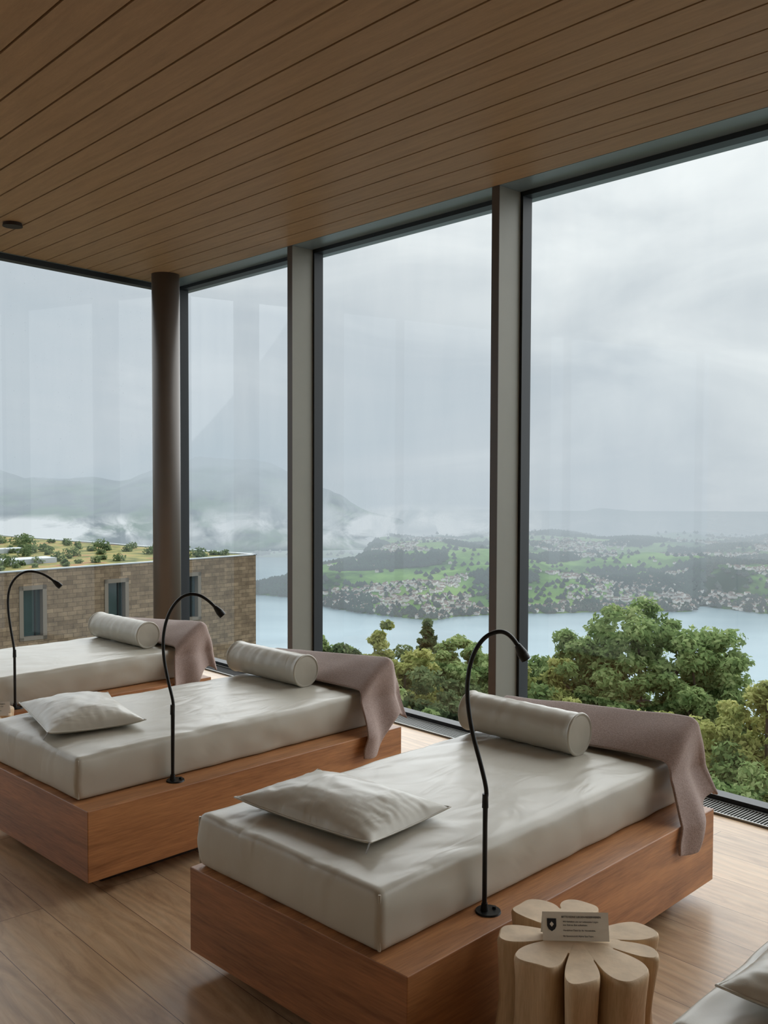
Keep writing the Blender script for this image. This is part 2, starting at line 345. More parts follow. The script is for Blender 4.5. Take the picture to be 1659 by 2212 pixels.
def daybed(k):
    e=empty('daybed',(*BP(k,0,0),0),TH)
    v=boxv(0,BL,0,BW,.07,ZT)
    ob=mk('wood_frame',v,BF,[M_bedA,M_bedB],parent=e,fm=[0,0,0,1,0,1]); bevel(ob,.003,2)
    pl=mk('plinth',boxv(.13,BL-.13,.13,BW-.13,0,.075),BF,M_plinth,parent=e)
    v,fc=mattress(k*3.7+1.3)
    mk('mattress',v,fc,M_leather,parent=e,smooth=True).location=(.03+.925,.14+.455,ZT+.096)
    for (x,y) in ((.034,.144),(.034,1.046),(1.876,.144),(1.876,1.046)):
        sx=-1 if x<1 else 1; sy=-1 if y<.5 else 1
        tube('piping',[(x,y,ZT+.01),(x+sx*.005,y+sy*.005,ZT+.09),(x+sx*.001,y+sy*.001,ZM-.012)],.0045,M_leather,parent=e)
    vv=[(1.75,.17,ZM-.005),(1.75,1.03,ZM-.005),(1.875,.17,ZM-.005),(1.875,1.03,ZM-.005),(1.85,.19,ZM+.13),(1.85,1.01,ZM+.08),(1.875,.19,ZM+.14),(1.875,1.01,ZM+.09),(1.77,.18,ZM+.02),(1.77,1.02,ZM+.02)]
    ff=[(0,1,3,2),(0,8,9,1),(8,4,5,9),(4,6,7,5),(2,3,7,6),(0,2,6,4,8),(1,9,5,7,3)]
    bevel(mk('headrest_wedge',vv,ff,M_leather,parent=e),.012,3)
    return e
for k in (0,1,2,-1): daybed(k)

def bolster(k,a,b0,b1,r=.09):
    L=b1-b0; n=48; prof=[(0,0),(r*.5,.0),(r-.012,.0),(r-.006,.001),(r-.002,-.004),(r+.0035,0.0),(r+.0045,.004),(r+.002,.009),(r-.001,.014)]
    mid=[(r+.001*sin(i*1.7),.014+(L-.028)*i/24) for i in range(1,24)]
    prof2=[(q,L-y) for q,y in prof[::-1]]
    pr=prof+mid+prof2
    v=[];fc=[]
    for i,(q,y) in enumerate(pr):
        for j in range(n):
            t=2*pi*j/n; rr=q
            v.append((rr*cos(t),y,rr*sin(t)))
    for i in range(len(pr)-1):
        for j in range(n): fc.append((i*n+j,i*n+(j+1)%n,(i+1)*n+(j+1)%n,(i+1)*n+j))
    mk('bolster_pillow',v,fc,M_leather,loc=(*BP(k,a,b0),ZM+r+.010),rz=TH,smooth=True)
bolster(0,1.575,.455,1.06); bolster(1,1.595,.46,1.09); bolster(2,1.595,.31,.98)

def pillow(k,a,b,hx,hy,T,rot,seed):
    e=empty('pillow',(*BP(k,a,b),ZM+.010),TH+rot)
    n=44; v=[];fc=[]
    def seam(u,w): return .022+.016*(u*u*w*w)
    def S(sgn):
        o=len(v)
        for i in range(n+1):
            for j in range(n+1):
                u=-1+2*i/n; w=-1+2*j/n
                x=hx*u*(1-.075*(1-w*w)); y=hy*w*(1-.06*(1-u*u))
                hgt=((1-abs(u)**2.2)*(1-abs(w)**2.2))**.55 if abs(u)<1 and abs(w)<1 else 0
                ed=1-hgt
                wr=.007*noise.noise((u*3+seed,w*3,seed))*hgt+.011*ed*hgt*noise.noise((u*9+seed,w*9,2.))
                z0=seam(u,w)
                z=z0+T*hgt+wr if sgn>0 else z0*(1-hgt**.6)+.0
                v.append((x,y,z))
        for i in range(n):
            for j in range(n):
                q=[o+i*(n+1)+j,o+(i+1)*(n+1)+j,o+(i+1)*(n+1)+j+1,o+i*(n+1)+j+1]
                fc.append(tuple(q if sgn>0 else q[::-1]))
    S(1);S(-1)
    mk('cushion',v,fc,M_leather,parent=e,smooth=True)
    pts=[]
    for i in range(160):
        t=i/160*4; sd=int(t); q=-1+2*(t-sd)
        u,w=[(q,-1),(1,q),(-q,1),(-1,-q)][sd]
        pts.append((hx*u*(1-.075*(1-w*w)),hy*w*(1-.06*(1-u*u)),seam(u,w)))
    tube('piping',pts,.0032,M_leather,parent=e,cyc=True,nurbs=False)
    tube('zip_pull',[(-hx,-hy,.04),(-hx-.012,-hy-.004,.022),(-hx-.02,-hy-.002,.008)],.002,M_steel,parent=e)
    return e
pillow(0,.375,.675,.215,.325,.085,radians(4),1.)
pillow(1,.345,.71,.225,.33,.085,radians(-14),5.)
pillow(-1,.40,.68,.22,.335,.09,radians(3),9.)

def towel(k,seed,xw=0.):
    na,nt_=60,110; v=[];fc=[]
    b_edge=.125
    for i in range(nt_+1):
        t=i/nt_
        L1=1.09-b_edge
        for j in range(na+1):
            w=j/na
            Ltot=L1+.34-.02*w+.012*sin(w*9)
            s=t*Ltot
            pover=max(0,s-L1)
            a_near=1.665+.03*min(1,max(0,(L1-s)/L1))-.012*sin(s*5)-.11*min(1,pover/.3)
            a_far=1.885; Lend=.13+xw
            al=a_near+(a_far+Lend-a_near)*w
            q=max(0,al-a_far)
            b=1.09-min(s,L1)
            aa=min(al,a_far)
            hx_=max(0,min(1,(aa-1.66)/(1.885-1.66))); hs=min(1,hx_*(1.35-.35*hx_))
            hh=.09+.075*(1-(b-b_edge)/.96)
            z=ZM+.022+hh*hs
            z+=.007*noise.noise((aa*9,b*5+seed,seed))
            P=pover
            if P>0 or q>0:
                d=sqrt(P*P+q*q)
                R=.045
                if d<R*pi/2: hor=R*sin(d/R); dn=R*(1-cos(d/R))
                else: hor=R; dn=R+(d-R*pi/2)
                cp=P/d; cq=q/d
                fl=.05*max(0,dn-.05)
                zz=z-dn
                outw=hor+fl
                bb=b-outw*cp - (.095*max(0,min(1,(ZM-.02-zz)/.17)) if P>0 else 0)*cp
                fold=.016*sin(al*26+seed+dn*4)*min(1,dn/.2)+.012*noise.noise((al*7,dn*5,seed))*min(1,dn/.1)
                bb-=(fold+.01)*cp
                aa2=aa+ (outw+.05*min(1,dn/.2))*cq+ .012*min(1,dn/.2)
                v.append((aa2,bb,zz))
            else: v.append((aa,b,z))
    for i in range(nt_):
        for j in range(na):
            a=i*(na+1)+j; fc.append((a,a+1,a+na+2,a+na+1))
    ob=mk('towel',v,fc,M_terry,loc=(*BP(k,0,0),0),rz=TH,smooth=True)
    m=ob.modifiers.new('s','SOLIDIFY'); m.thickness=.012; m.offset=1
    ob.modifiers.new('sub','SUBSURF').levels=1; ob.modifiers['sub'].render_levels=1
for k,xw in ((0,0.),(1,.03),(2,.02)): towel(k,k*2.3+.5,xw)

def lamp(k,a,b,pts,yaw):
    e=empty('reading_lamp',(*BP(k,a,b),ZT),yaw)
    mb=MB(); v,fc=cylv(.042,.040,0,.006,40); mb.add(v,fc); v,fc=cylv(.013,.010,.006,.03,24,-.012,0); mb.add(v,fc); v,fc=cylv(.007,.006,.006,.014,16,.022,.008); mb.add(v,fc)
    mb.ob('base',[M_black],parent=e)
    P=[(x-.012,0,z-ZT) for x,z in pts]
    P[0]=(-.012,0,.005)
    tube('gooseneck',P,.0072,M_black,parent=e)
    z1=P[1][2]
    v,fc=cylv(.0078,.0078,.01,z1,20,-.012,0); mk('lower_tube',v,fc,M_black,parent=e,smooth=False)
    v,fc=cylv(.0105,.0095,z1-.02,z1+.025,20,-.012,0); mk('collar',v,fc,M_black,parent=e)
    p1=Vector(P[-1]); p0=Vector(P[-2]); d=(p1-p0).normalized()
    v,fc=cylv(.0095,.017,-.01,.022,28); v2,f2=cylv(.017,.0165,.022,.045,28)
    mb=MB(); mb.add(v,fc); mb.add(v2,f2)
    h=mb.ob('lamp_head',[M_black],parent=e); h.location=p1; h.rotation_mode='QUATERNION'; h.rotation_quaternion=Vector((0,0,1)).rotation_difference(d)
L1=[(0,.373),(0,.733),(.006,.765),(-.015,.853),(-.048,.97),(-.064,1.09),(-.052,1.19),(-.012,1.262),(.045,1.285),(.085,1.262),(.105,1.228)]
L2=[(0,.373),(.004,.70),(.004,.74),(-.02,.84),(-.040,.95),(-.040,1.06),(-.010,1.16),(.045,1.225),(.11,1.235),(.17,1.20),(.20,1.165)]
L3=[(0,.373),(0,.70),(-.004,.75),(-.022,.86),(-.036,.98),(-.032,1.08),(.0,1.15),(.06,1.195),(.13,1.195),(.20,1.165),(.24,1.13)]
lamp(0,.475,.088,L1,radians(5)); lamp(1,.485,.09,L2,radians(5)); lamp(2,.56,.09,L3,radians(5))

# ---------------------------------------------------------------- root stool + card
def stool(loc,rot,seed):
    e=empty('root_stool',(*loc,0),rot)
    # lobes: start angle, end angle, radius, skew of the bulge, inner radius at start / end
    lb=[(-162,-114,.240,1.15,.10,.11),(-111,-83,.265,.95,.11,.15),(-81,-42,.262,.85,.14,.12),(-39,-14,.230,1.0,.12,.13),(-11,29,.232,1.2,.12,.085),(56,94,.245,.85,.085,.175),(96,141,.255,1.2,.175,.09),(157,195,.232,1.,.09,.10)]
    n=900
    def rad(th):
        a=(degrees(th)+162)%360-162
        for i,(a0,a1,R,sk,ra,rb) in enumerate(lb):
            if a0<=a<=a1:
                t=((a-a0)/(a1-a0))**sk; rr=ra+(rb-ra)*t
                q=1-abs(2*t-1)**3.8
                return rr+(R*(1+.03*sin(a*.17+seed))-rr)*max(0,q)**.45
        for i in range(len(lb)):
            e0=lb[i][1]; s1=lb[(i+1)%len(lb)][0]+(360 if i==len(lb)-1 else 0)
            if e0<a<s1:
                t=(a-e0)/(s1-e0); return lb[i][5]*(1-t)+lb[(i+1)%len(lb)][4]*t
        return .1
    v=[];fc=[];lv=[(0,1.08),(.05,1.05),(.1,1.02),(.16,.98),(.22,.955),(.28,.94),(.34,.95),(.39,.97),(.42,.985),(.437,.99),(.446,.98),(.45,.96)]
    for z,s in lv:
        for i in range(n):
            th=-pi+2*pi*i/n
            r=rad(th)*s*(1+.09*noise.noise((cos(th)*2.6+seed,sin(th)*2.6,z*3.4)))
            tw=.30*(z-.45)*noise.noise((cos(th)*1.5+seed,sin(th)*1.5,0.))
            zz=z+(.004*noise.noise((cos(th)*2,sin(th)*2,5.)) if z>.4 else 0)
            v.append((r*cos(th+tw),r*sin(th+tw),zz))
    for l in range(len(lv)-1):
        for i in range(n): fc.append((l*n+i,l*n+(i+1)%n,(l+1)*n+(i+1)%n,(l+1)*n+i))
    fmi=[0]*len(fc)
    c=len(v); v.append((0,0,.45)); o=(len(lv)-1)*n
    for i in range(n): fc.append((o+i,o+(i+1)%n,c)); fmi.append(1)
    ob=mk('carved_trunk',v,fc,[M_stool,M_stooltop],parent=e,fm=fmi)
    ob.data.polygons.foreach_set('use_smooth',[m==0 for m in fmi])
    return e
stool((.560,2.69),0,1.); stool((-2.30,5.22),.5,6.)

def text(body,size,loc,parent,mat,rot,ext=.0002,name='lettering'):
    cu=bpy.data.curves.new(name,'FONT'); cu.body=body; cu.size=size; cu.extrude=ext; cu.materials.append(mat)
    ob=bpy.data.objects.new(name,cu); COL.objects.link(ob); ob.parent=parent; ob.location=loc; ob.rotation_euler=rot; return ob
def card(loc,yaw,z=.453):
    e=empty('reservation_sign',(*loc,z),yaw)
    w,h,d=.094,.072,.026; t=.0008
    v=[(-w,-d,0),(w,-d,0),(w,0,h),(-w,0,h),(-w,d,0),(w,d,0),(-w,-d+t*2,0),(w,-d+t*2,0),(w,0,h-.003),(-w,0,h-.003),(-w,d-t*2,0),(w,d-t*2,0)]
    mk('tent_card',v,[(0,1,2,3),(3,2,5,4),(7,6,9,8),(8,9,10,11),(0,6,7,1),(4,5,11,10),(0,3,9,6),(3,4,10,9),(1,7,8,2),(2,8,11,5)],M_card,parent=e)
    tl=atan2(h,d); rot=(tl,0,0)
    def pos(x,q):
        L=hypot(h,d); return (x,-d+d*q/L-.0012*sin(tl),h*q/L+.0012*cos(tl)*.5)
    text('BITTE KEINE LIEGEN RESERVIEREN',.0074,pos(-.040,.061),e,M_ink,rot,.0003)
    for q,s in ((.049,'Wir behalten uns vor unbesetzte Liegen'),(.040,'von Zeit zu Zeit aufzulösen.'),(.026,'Herzlichen Dank für Ihr Verständnis.'),(.011,'Ihr Sonnenstock Alpine Spa-Team')):
        text(s,.0062,pos(-.036,q),e,M_ink,rot)
    sh=[(-.013,.016),(.013,.016),(.013,-.004),(.009,-.012),(0,-.018),(-.009,-.012),(-.013,-.004)]
    o=mk('emblem_shield',[(x,y,0) for x,y in sh]+[(x,y,.0004) for x,y in sh],[tuple(range(7))[::-1],tuple(range(7,14))]+[(i,(i+1)%7,7+(i+1)%7,7+i) for i in range(7)],M_ink,parent=e)
    o.location=pos(-.068,.043); o.rotation_euler=rot
    dm=[(0,.007),(.006,0),(0,-.007),(-.006,0)]
    o=mk('emblem_diamond',[(x,y,.0008) for x,y in dm],[(3,2,1,0)],M_card,parent=e); o.location=pos(-.068,.044); o.rotation_euler=rot
    return e
card((.552,2.675),radians(-2)); card((-2.15,5.16),radians(8))

# ---------------------------------------------------------------- exterior: neighbouring stone building
def stone():
    m,nt,out=newmat('stone_cladding'); b=N(nt,'ShaderNodeBsdfPrincipled',_Roughness=.9); tc=N(nt,'ShaderNodeTexCoord')
    b.inputs['Specular IOR Level'].default_value=.1
    sx=N(nt,'ShaderNodeSeparateXYZ'); nt.links.new(tc.outputs['Object'],sx.inputs[0])
    ad=N(nt,'ShaderNodeMath',operation='ADD'); nt.links.new(sx.outputs['X'],ad.inputs[0]); nt.links.new(sx.outputs['Y'],ad.inputs[1])
    cb_=N(nt,'ShaderNodeCombineXYZ'); nt.links.new(ad.outputs[0],cb_.inputs['X']); nt.links.new(sx.outputs['Z'],cb_.inputs['Y'])
    br=N(nt,'ShaderNodeTexBrick',_Scale=1.,offset=.4); br.inputs['Brick Width'].default_value=.46; br.inputs['Row Height'].default_value=.2; br.inputs['Mortar Size'].default_value=.012
    br.inputs['Color1'].default_value=lin((150,134,114)); br.inputs['Color2'].default_value=lin((120,106,90)); br.inputs['Mortar'].default_value=lin((106,94,82))
    nt.links.new(cb_.outputs[0],br.inputs['Vector'])
    n=N(nt,'ShaderNodeTexNoise',_Scale=2.2,_Detail=8.,_Roughness=.65); nt.links.new(tc.outputs['Object'],n.inputs['Vector'])
    r=ramp(nt,[(.3,(.64,.62,.6,1)),(.7,(1.2,1.14,1.07,1))]); nt.links.new(n.outputs['Fac'],r.inputs['Fac'])
    mx=N(nt,'ShaderNodeMix',data_type='RGBA',blend_type='MULTIPLY'); mx.inputs['Factor'].default_value=1.
    nt.links.new(br.outputs['Color'],mx.inputs['A']); nt.links.new(r.outputs['Color'],mx.inputs['B']); nt.links.new(mx.outputs['Result'],b.inputs['Base Color'])
    nt.links.new(b.outputs['BSDF'],out.inputs['Surface']); return m
M_stone=stone()
M_sedum=plain('sedum_roof',(150,150,70),.9,0,None,.0,.1,.8)
nt=M_sedum.node_tree
for nn in nt.nodes:
    if nn.type=='VALTORGB':
        e=nn.color_ramp.elements; e[0].position=.35; e[0].color=lin((84,92,56)); e[1].position=.55; e[1].color=lin((142,136,84)); x=nn.color_ramp.elements.new(.66); x.color=lin((152,112,84))
    if nn.type=='TEX_NOISE': nn.inputs['Scale'].default_value=.9; nn.inputs['Detail'].default_value=8.
M_cop=plain('zinc_coping',(170,178,184),.45,.2)
M_bwin=plain('dark_window_glass',(60,76,80),.08,.0,None,.1,.8,1)
M_surr=plain('stone_surround',(126,118,108),.8,spec=.1)
bld=empty('stone_building',(-6.77,50,0),radians(45)); ZR=-2.45
mb=MB()
S=.13
def bx(x,y): return (x-S*y,y)
LN,DP=42,30
def prism(mb,pts,z0,z1,mi=0):
    o=len(mb.v); n=len(pts); mb.v+=[(x,y,z0) for x,y in pts]+[(x,y,z1) for x,y in pts]
    mb.f+=[tuple(o+i for i in range(n))[::-1],tuple(o+n+i for i in range(n))]+[(o+i,o+(i+1)%n,o+n+(i+1)%n,o+n+i) for i in range(n)]; mb.m+=[mi]*(n+2)
wins=[4.07+4.05*i for i in range(9)]
def facade(mb):
    y0,y1=0,.35
    zrows=[(-22,-19.6,None),(-19.6,-17.4,1),(-17.4,-14.9,None),(-14.9,-12.7,1),(-12.7,-10.2,None),(-10.2,-8.0,1),(-8.0,-5.45,None),(-5.45,-3.15,1),(-3.15,ZR,None)]
    for z0,z1,w in zrows:
        if not w: mb.box(-LN,0,y0,y1,z0,z1)
        else:
            xs=[0]
            for t in wins: xs+=[-t+.58,-t-.58]
            xs.append(-LN)
            for i in range(0,len(xs),2): mb.box(xs[i+1],xs[i],y0,y1,z0,z1)
facade(mb)
prism(mb,[bx(0,.35),bx(0,DP),bx(-LN,DP),bx(-LN,.35)],-22,ZR-.25)
mb.ob('masonry',[M_stone],parent=bld)
mb=MB()
for z0,z1 in ((-5.45,-3.15),(-10.2,-8.0),(-14.9,-12.7),(-19.6,-17.4)):
    for t in wins:
        mb.box(-t-.58,-t+.58,.28,.33,z0,z1,1)
        for a,b in ((-.62,-.44),(.44,.62)): mb.box(-t+a,-t+b,-.03,.3,z0-.05,z1+.05,0)
        mb.box(-t-.62,-t+.62,-.03,.3,z1-.14,z1+.05,0); mb.box(-t-.62,-t+.62,-.03,.3,z0-.05,z0+.1,0)
        mb.box(-t-.03+.2,-t+.03+.2,.24,.3,z0,z1,2)
mb.ob('casement_windows',[M_surr,M_bwin,M_frame],parent=bld)
mb=MB(); mb.box(-LN,.04,-.04,.18,ZR,ZR+.05)
prism(mb,[bx(.04,-.04),bx(.04,DP),bx(-.18,DP),bx(-.18,-.04)],ZR,ZR+.051)
prism(mb,[bx(.04,DP-.2),bx(.04,DP),bx(-LN,DP),bx(-LN,DP-.2)],ZR,ZR+.052)
for (x0,x1,y0,y1) in ((-15.5,-9.5,3.2,4.4),(-24,-17,3.0,4.2),(-16,-8,10,10.8),(-19,-11,16,16.8),(-28,-18,21,21.8),(-12,-5,22,22.6)):
    mb.box(x0,x1,y0,y1,ZR-.2,ZR+.22)
mb.ob('roof_coping',[M_cop],parent=bld)
mk('green_roof',[(*bx(-.1,.1),ZR-.02),(*bx(-.1,DP-.1),ZR-.02),(*bx(-LN,DP-.1),ZR-.02),(*bx(-LN,.1),ZR-.02)],[(3,2,1,0)],M_sedum,parent=bld)
mb=MB()
for z in (-6.2,-6.75): mb.box(-20,-11.2,-1.2,-1.16,z,z+.05)
for i in range(12): mb.box(-20+i*.8,-19.96+i*.8,-1.2,-1.16,-7.3,-6.15)
mb.box(-20,-11.2,-1.25,0,-7.6,-7.3)
mb.ob('balcony_rail',[M_frame],parent=bld)

# ---------------------------------------------------------------- vegetation
def leaves(centers,radii,counts,size,flat=.6,squash=1.):
    allv=[]
    for c,r,n in zip(centers,radii,counts):
        d=rng.normal(size=(n,3)); d/=np.linalg.norm(d,axis=1)[:,None]
        rr=r*(rng.random(n)**.45)[:,None]
        P=np.array(c)+d*rr*np.array([1,1,squash])
        nn=d*flat+rng.normal(size=(n,3))*.5+np.array([0,-.15,.45]); nn/=np.linalg.norm(nn,axis=1)[:,None]
        t=np.cross(nn,rng.normal(size=(n,3))); t/=np.linalg.norm(t,axis=1)[:,None]; b=np.cross(nn,t)
        s=(size*(.6+.8*rng.random(n)))[:,None]
        allv.append(np.stack([P-t*s,P-b*s*.5+nn*s*.1,P+t*s,P+b*s*.5+nn*s*.1],1).reshape(-1,3))
    Vv=np.concatenate(allv); n=len(Vv)//4
    return Vv,np.arange(n*4).reshape(n,4)
def fastmesh(name,Vv,F,mat,parent=None):
    me=bpy.data.meshes.new(name); me.vertices.add(len(Vv)); me.vertices.foreach_set('co',Vv.astype(np.float32).ravel())
    k=F.shape[1]; me.loops.add(F.size); me.loops.foreach_set('vertex_index',F.astype(np.int32).ravel())
    me.polygons.add(len(F)); me.polygons.foreach_set('loop_start',np.arange(0,F.size,k,dtype=np.int32)); me.polygons.foreach_set('loop_total',np.full(len(F),k,dtype=np.int32))
    me.materials.append(mat); me.update(calc_edges=True); me.validate()
    ob=bpy.data.objects.new(name,me); COL.objects.link(ob)
    if parent: ob.parent=parent
    return ob
M_bark=plain('bark',(80,70,60),.9,0,(20,.4,.02),.2)
LM1=leafmat('leaf_green',(78,100,62),(132,154,100),(176,188,134))
LM2=leafmat('leaf_yellowgreen',(106,116,66),(162,168,104),(202,200,136))
LM3=leafmat('leaf_conifer',(66,84,60),(102,120,84),(138,150,108))
def hillz(x,y): return -9-.52*y
def broadleaf(name,x,y,ztop,R,Hc,mat,nclump=90,lv=300,size=.09,seed=0):
    global rng; rng=np.random.default_rng(seed)
    e=empty(name,(x,y,0)); base=hillz(x,y); zc=ztop-Hc/2
    cs=[];rs=[];cn_=[]
    for i in range(nclump):
        d=rng.normal(size=3); d/=np.linalg.norm(d); q=.2+.8*rng.random()**.5
        env=1+.36*noise.noise(Vector(d*2.3)+Vector((seed,0,0)))
        c=np.array([d[0]*R*q*env,d[1]*R*q*env,zc+d[2]*Hc/2*q*env-.15])
        cs.append(c); r=max(.2,min(R,1.6)*(.12+.15*rng.random())); rs.append(r); cn_.append(int(lv*(.5+.8*rng.random())*.66))
    Vv,F=leaves(cs,rs,cn_,size,.6,.65); fastmesh('foliage',Vv,F,mat,e)
    tube('trunk',[(0,0,base-1),(.1,0,(base+zc)/2),(0,.1,zc)],.18,M_bark,parent=e)
    for i in range(14):
        c=cs[i*5%len(cs)]; tube('limb_%d'%i,[(0,0,zc-Hc*.45),(c[0]*.35,c[1]*.35,(zc-Hc*.35+c[2])/2),tuple(c)],.025,M_bark,parent=e,res=4)
    return e
def conifer(x,y,ztop,R,Hc,mat,seed=0,size=.08,n=16000):
    global rng; rng=np.random.default_rng(seed)
    e=empty('conifer_tree',(x,y,0)); base=hillz(x,y)
    cs=[];rs=[];cn_=[]
    lay=int(Hc/.2)
    for l in range(lay):
        q=(l+.5)/lay; z=ztop-Hc*q; rr=R*q**.85
        m=max(3,int(9*q)+4); a0=rng.random()*6
        for i in range(m):
            a=a0+2*pi*i/m+rng.random()*.3
            for s in (.35,.7,1.0):
                cs.append(np.array([rr*s*cos(a),rr*s*sin(a),z-.22*s*rr+rng.normal()*.04])); rs.append(.10+.17*q*(1.3-s*.5)*R); cn_.append(36)
    Vv,F=leaves(cs,rs,cn_,size,.2,.6); fastmesh('foliage',Vv,F,mat,e)
    tube('trunk',[(0,0,base-1),(0,0,ztop-.3)],.08,M_bark,parent=e,nurbs=False)
def PX(px,d): return (px-829.5)/2048.6*d
def ZY(y,d): return 1.775-(y-1027)/2048.6*d
TT=[(1400,22,1295,2.35,4.8,LM1,260,300,.075),(1250,23,1345,1.3,4.6,LM1,120,280,.075),(1185,22,1400,.9,4.2,LM2,100,280,.07),(1535,21,1375,1.15,4.4,LM1,130,280,.075),
(1665,16,1465,1.1,3.6,LM2,150,300,.055),(1490,17,1520,1.6,3.6,LM2,180,300,.055),(1215,18,1500,1.25,3.6,LM2,150,300,.06),(1340,16,1560,1.5,3.4,LM1,180,300,.055),(1600,15,1590,1.2,3.,LM1,130,300,.055),
(995,24,1335,.95,4.8,LM1,190,260,.07),(705,26,1362,.8,4.2,LM1,130,240,.07),(860,23,1400,1.25,4.2,LM2,210,260,.07),(960,21,1440,1.3,3.8,LM3,200,260,.065),(760,24,1388,.9,4.2,LM3,160,260,.07),
(1060,22,1385,1.1,4.6,LM1,180,260,.065),(820,25,1345,.55,4.2,LM2,110,240,.065),(905,26,1385,1.2,4.6,LM3,200,240,.07),(700,21,1440,1.5,4.,LM3,200,260,.065),(820,19,1480,1.4,3.8,LM1,200,260,.06)]
for i,(px,d,y,R,Hc,mt,nc,lv,sz_) in enumerate(TT):
    broadleaf('broadleaf_tree',PX(px,d),d,ZY(y,d),R,Hc,mt,nc,lv,sz_,11+i)
conifer(PX(925,25),25,ZY(1340,25),.85,3.8,LM3,32,.07)
rng=np.random.default_rng(5); cs=[];rs=[];cn_=[]
ca,sa=cos(radians(45)),sin(radians(45))
for i in range(300):
    x=-rng.random()*30-1; y=rng.random()**1.2*26+1
    xx,yy=bx(x,y); wx=-6.77+xx*ca-yy*sa; wy=50+xx*sa+yy*ca
    r=.15+.5*rng.random()**2; cs.append((wx,wy,ZR+r*.35)); rs.append(r); cn_.append(int(110*r/.3))
Vv,F=leaves(cs,rs,cn_,.085,.5,.7); fastmesh('roof_shrubs',Vv,F,LM3)
hv=[];n=60
for i in range(n+1):
    for j in range(n+1):
        x=-90+180*i/n; y=9+150*j/n; hv.append((x,y,hillz(x,y)+1.5*noise.noise((x*.1,y*.1,0))))
mk('hillside_ground',hv,[(i*(n+1)+j,(i+1)*(n+1)+j,(i+1)*(n+1)+j+1,i*(n+1)+j+1) for i in range(n) for j in range(n)],plain('forest_floor',(58,72,42),.95,0,None,.3,.1,.3),smooth=True)

# ---------------------------------------------------------------- lake, peninsula, ridge, mist
ZL=H-440
m,nt,out=newmat('lake_water'); d=N(nt,'ShaderNodeBsdfDiffuse'); g=N(nt,'ShaderNodeBsdfGlossy',_Roughness=.25)
g.inputs['Color'].default_value=(.6,.68,.72,1)
geo=N(nt,'ShaderNodeNewGeometry'); mp=N(nt,'ShaderNodeMapping'); mp.inputs['Scale'].default_value=(.0012,.0035,.001); nt.links.new(geo.outputs['Position'],mp.inputs['Vector'])
no=N(nt,'ShaderNodeTexNoise',_Scale=1.,_Detail=4.); nt.links.new(mp.outputs['Vector'],no.inputs['Vector'])
r=ramp(nt,[(.35,lin((78,104,114))),(.65,lin((104,127,135)))]); nt.links.new(no.outputs['Fac'],r.inputs['Fac']); nt.links.new(r.outputs['Color'],d.inputs['Color'])
ms=N(nt,'ShaderNodeMixShader'); ms.inputs[0].default_value=.3; nt.links.new(d.outputs[0],ms.inputs[1]); nt.links.new(g.outputs[0],ms.inputs[2])
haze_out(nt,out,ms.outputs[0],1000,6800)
mk('lake',[(-9000,300,ZL),(9000,300,ZL),(9000,12000,ZL),(-9000,12000,ZL)],[(0,1,2,3)],m)
sx=np.array([-3000,-900,-468,-348,-216,-60,140,246,400,547,800,1001,1074,1222,1500,4000]);sy=np.array([3900,3650,3452,3400,3162,3000,2861,2954,2990,3024,3080,3055,3207,3014,3100,3300])
def land(x,y):
    fr_=y-np.interp(x,sx,sy)+25*noise.noise((x*.01,y*.01,3))
    h=-30.
    bk=np.interp(x,[-900,-500,-100,300],[3700,3650,4500,12000])
    dd=min(fr_,(bk-y)*1.0)
    if dd>0:
        h=115*(1-exp(-dd/420.))+(45*noise.noise((x*.0018+2,y*.0022,0))+22*noise.noise((x*.005,y*.005,1)))*min(1,dd/250)
        h=max(h,2)
    far=y-(5000+180*noise.noise((x*.001,0,5)))
    if far>0: h=max(h,2+110*(1-exp(-far/900.))+50*noise.noise((x*.001,y*.001,8)))
    return h
def grid_terrain():
    xs=np.linspace(-2600,3000,220); v=[];fc=[]
    ys=np.concatenate([np.linspace(2750,4800,150),np.linspace(4850,8500,50)])
    for i,x in enumerate(xs):
        for j,y in enumerate(ys):
            v.append((x,y,ZL+land(x,y)))
    ny=len(ys)
    for i in range(len(xs)-1):
        for j in range(ny-1): fc.append((i*ny+j,(i+1)*ny+j,(i+1)*ny+j+1,i*ny+j+1))
    return v,fc
v,fc=grid_terrain()
m,nt,out=newmat('meadow_hills'); d=N(nt,'ShaderNodeBsdfDiffuse'); geo=N(nt,'ShaderNodeNewGeometry')
n1_=N(nt,'ShaderNodeTexNoise',_Scale=.0022,_Detail=5.,_Roughness=.6); nt.links.new(geo.outputs['Position'],n1_.inputs['Vector'])
r1=ramp(nt,[(.40,lin((34,54,42))),(.46,lin((82,112,66))),(.55,lin((108,140,80))),(.7,lin((126,148,90)))]); nt.links.new(n1_.outputs['Fac'],r1.inputs['Fac'])
vo=N(nt,'ShaderNodeTexVoronoi',_Scale=.012); nt.links.new(geo.outputs['Position'],vo.inputs['Vector'])
sv=N(nt,'ShaderNodeSeparateXYZ'); nt.links.new(vo.outputs['Color'],sv.inputs[0])
vr=ramp(nt,[(0,(.6,.62,.58,1)),(1,(1,1,1,1))]); nt.links.new(sv.outputs[0],vr.inputs['Fac'])
mx=N(nt,'ShaderNodeMix',data_type='RGBA',blend_type='MULTIPLY'); mx.inputs['Factor'].default_value=.6; nt.links.new(r1.outputs['Color'],mx.inputs['A']); nt.links.new(vr.outputs['Color'],mx.inputs['B'])
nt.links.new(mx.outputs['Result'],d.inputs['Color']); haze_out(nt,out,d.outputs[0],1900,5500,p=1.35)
mk('peninsula_hills',v,fc,m,smooth=True)
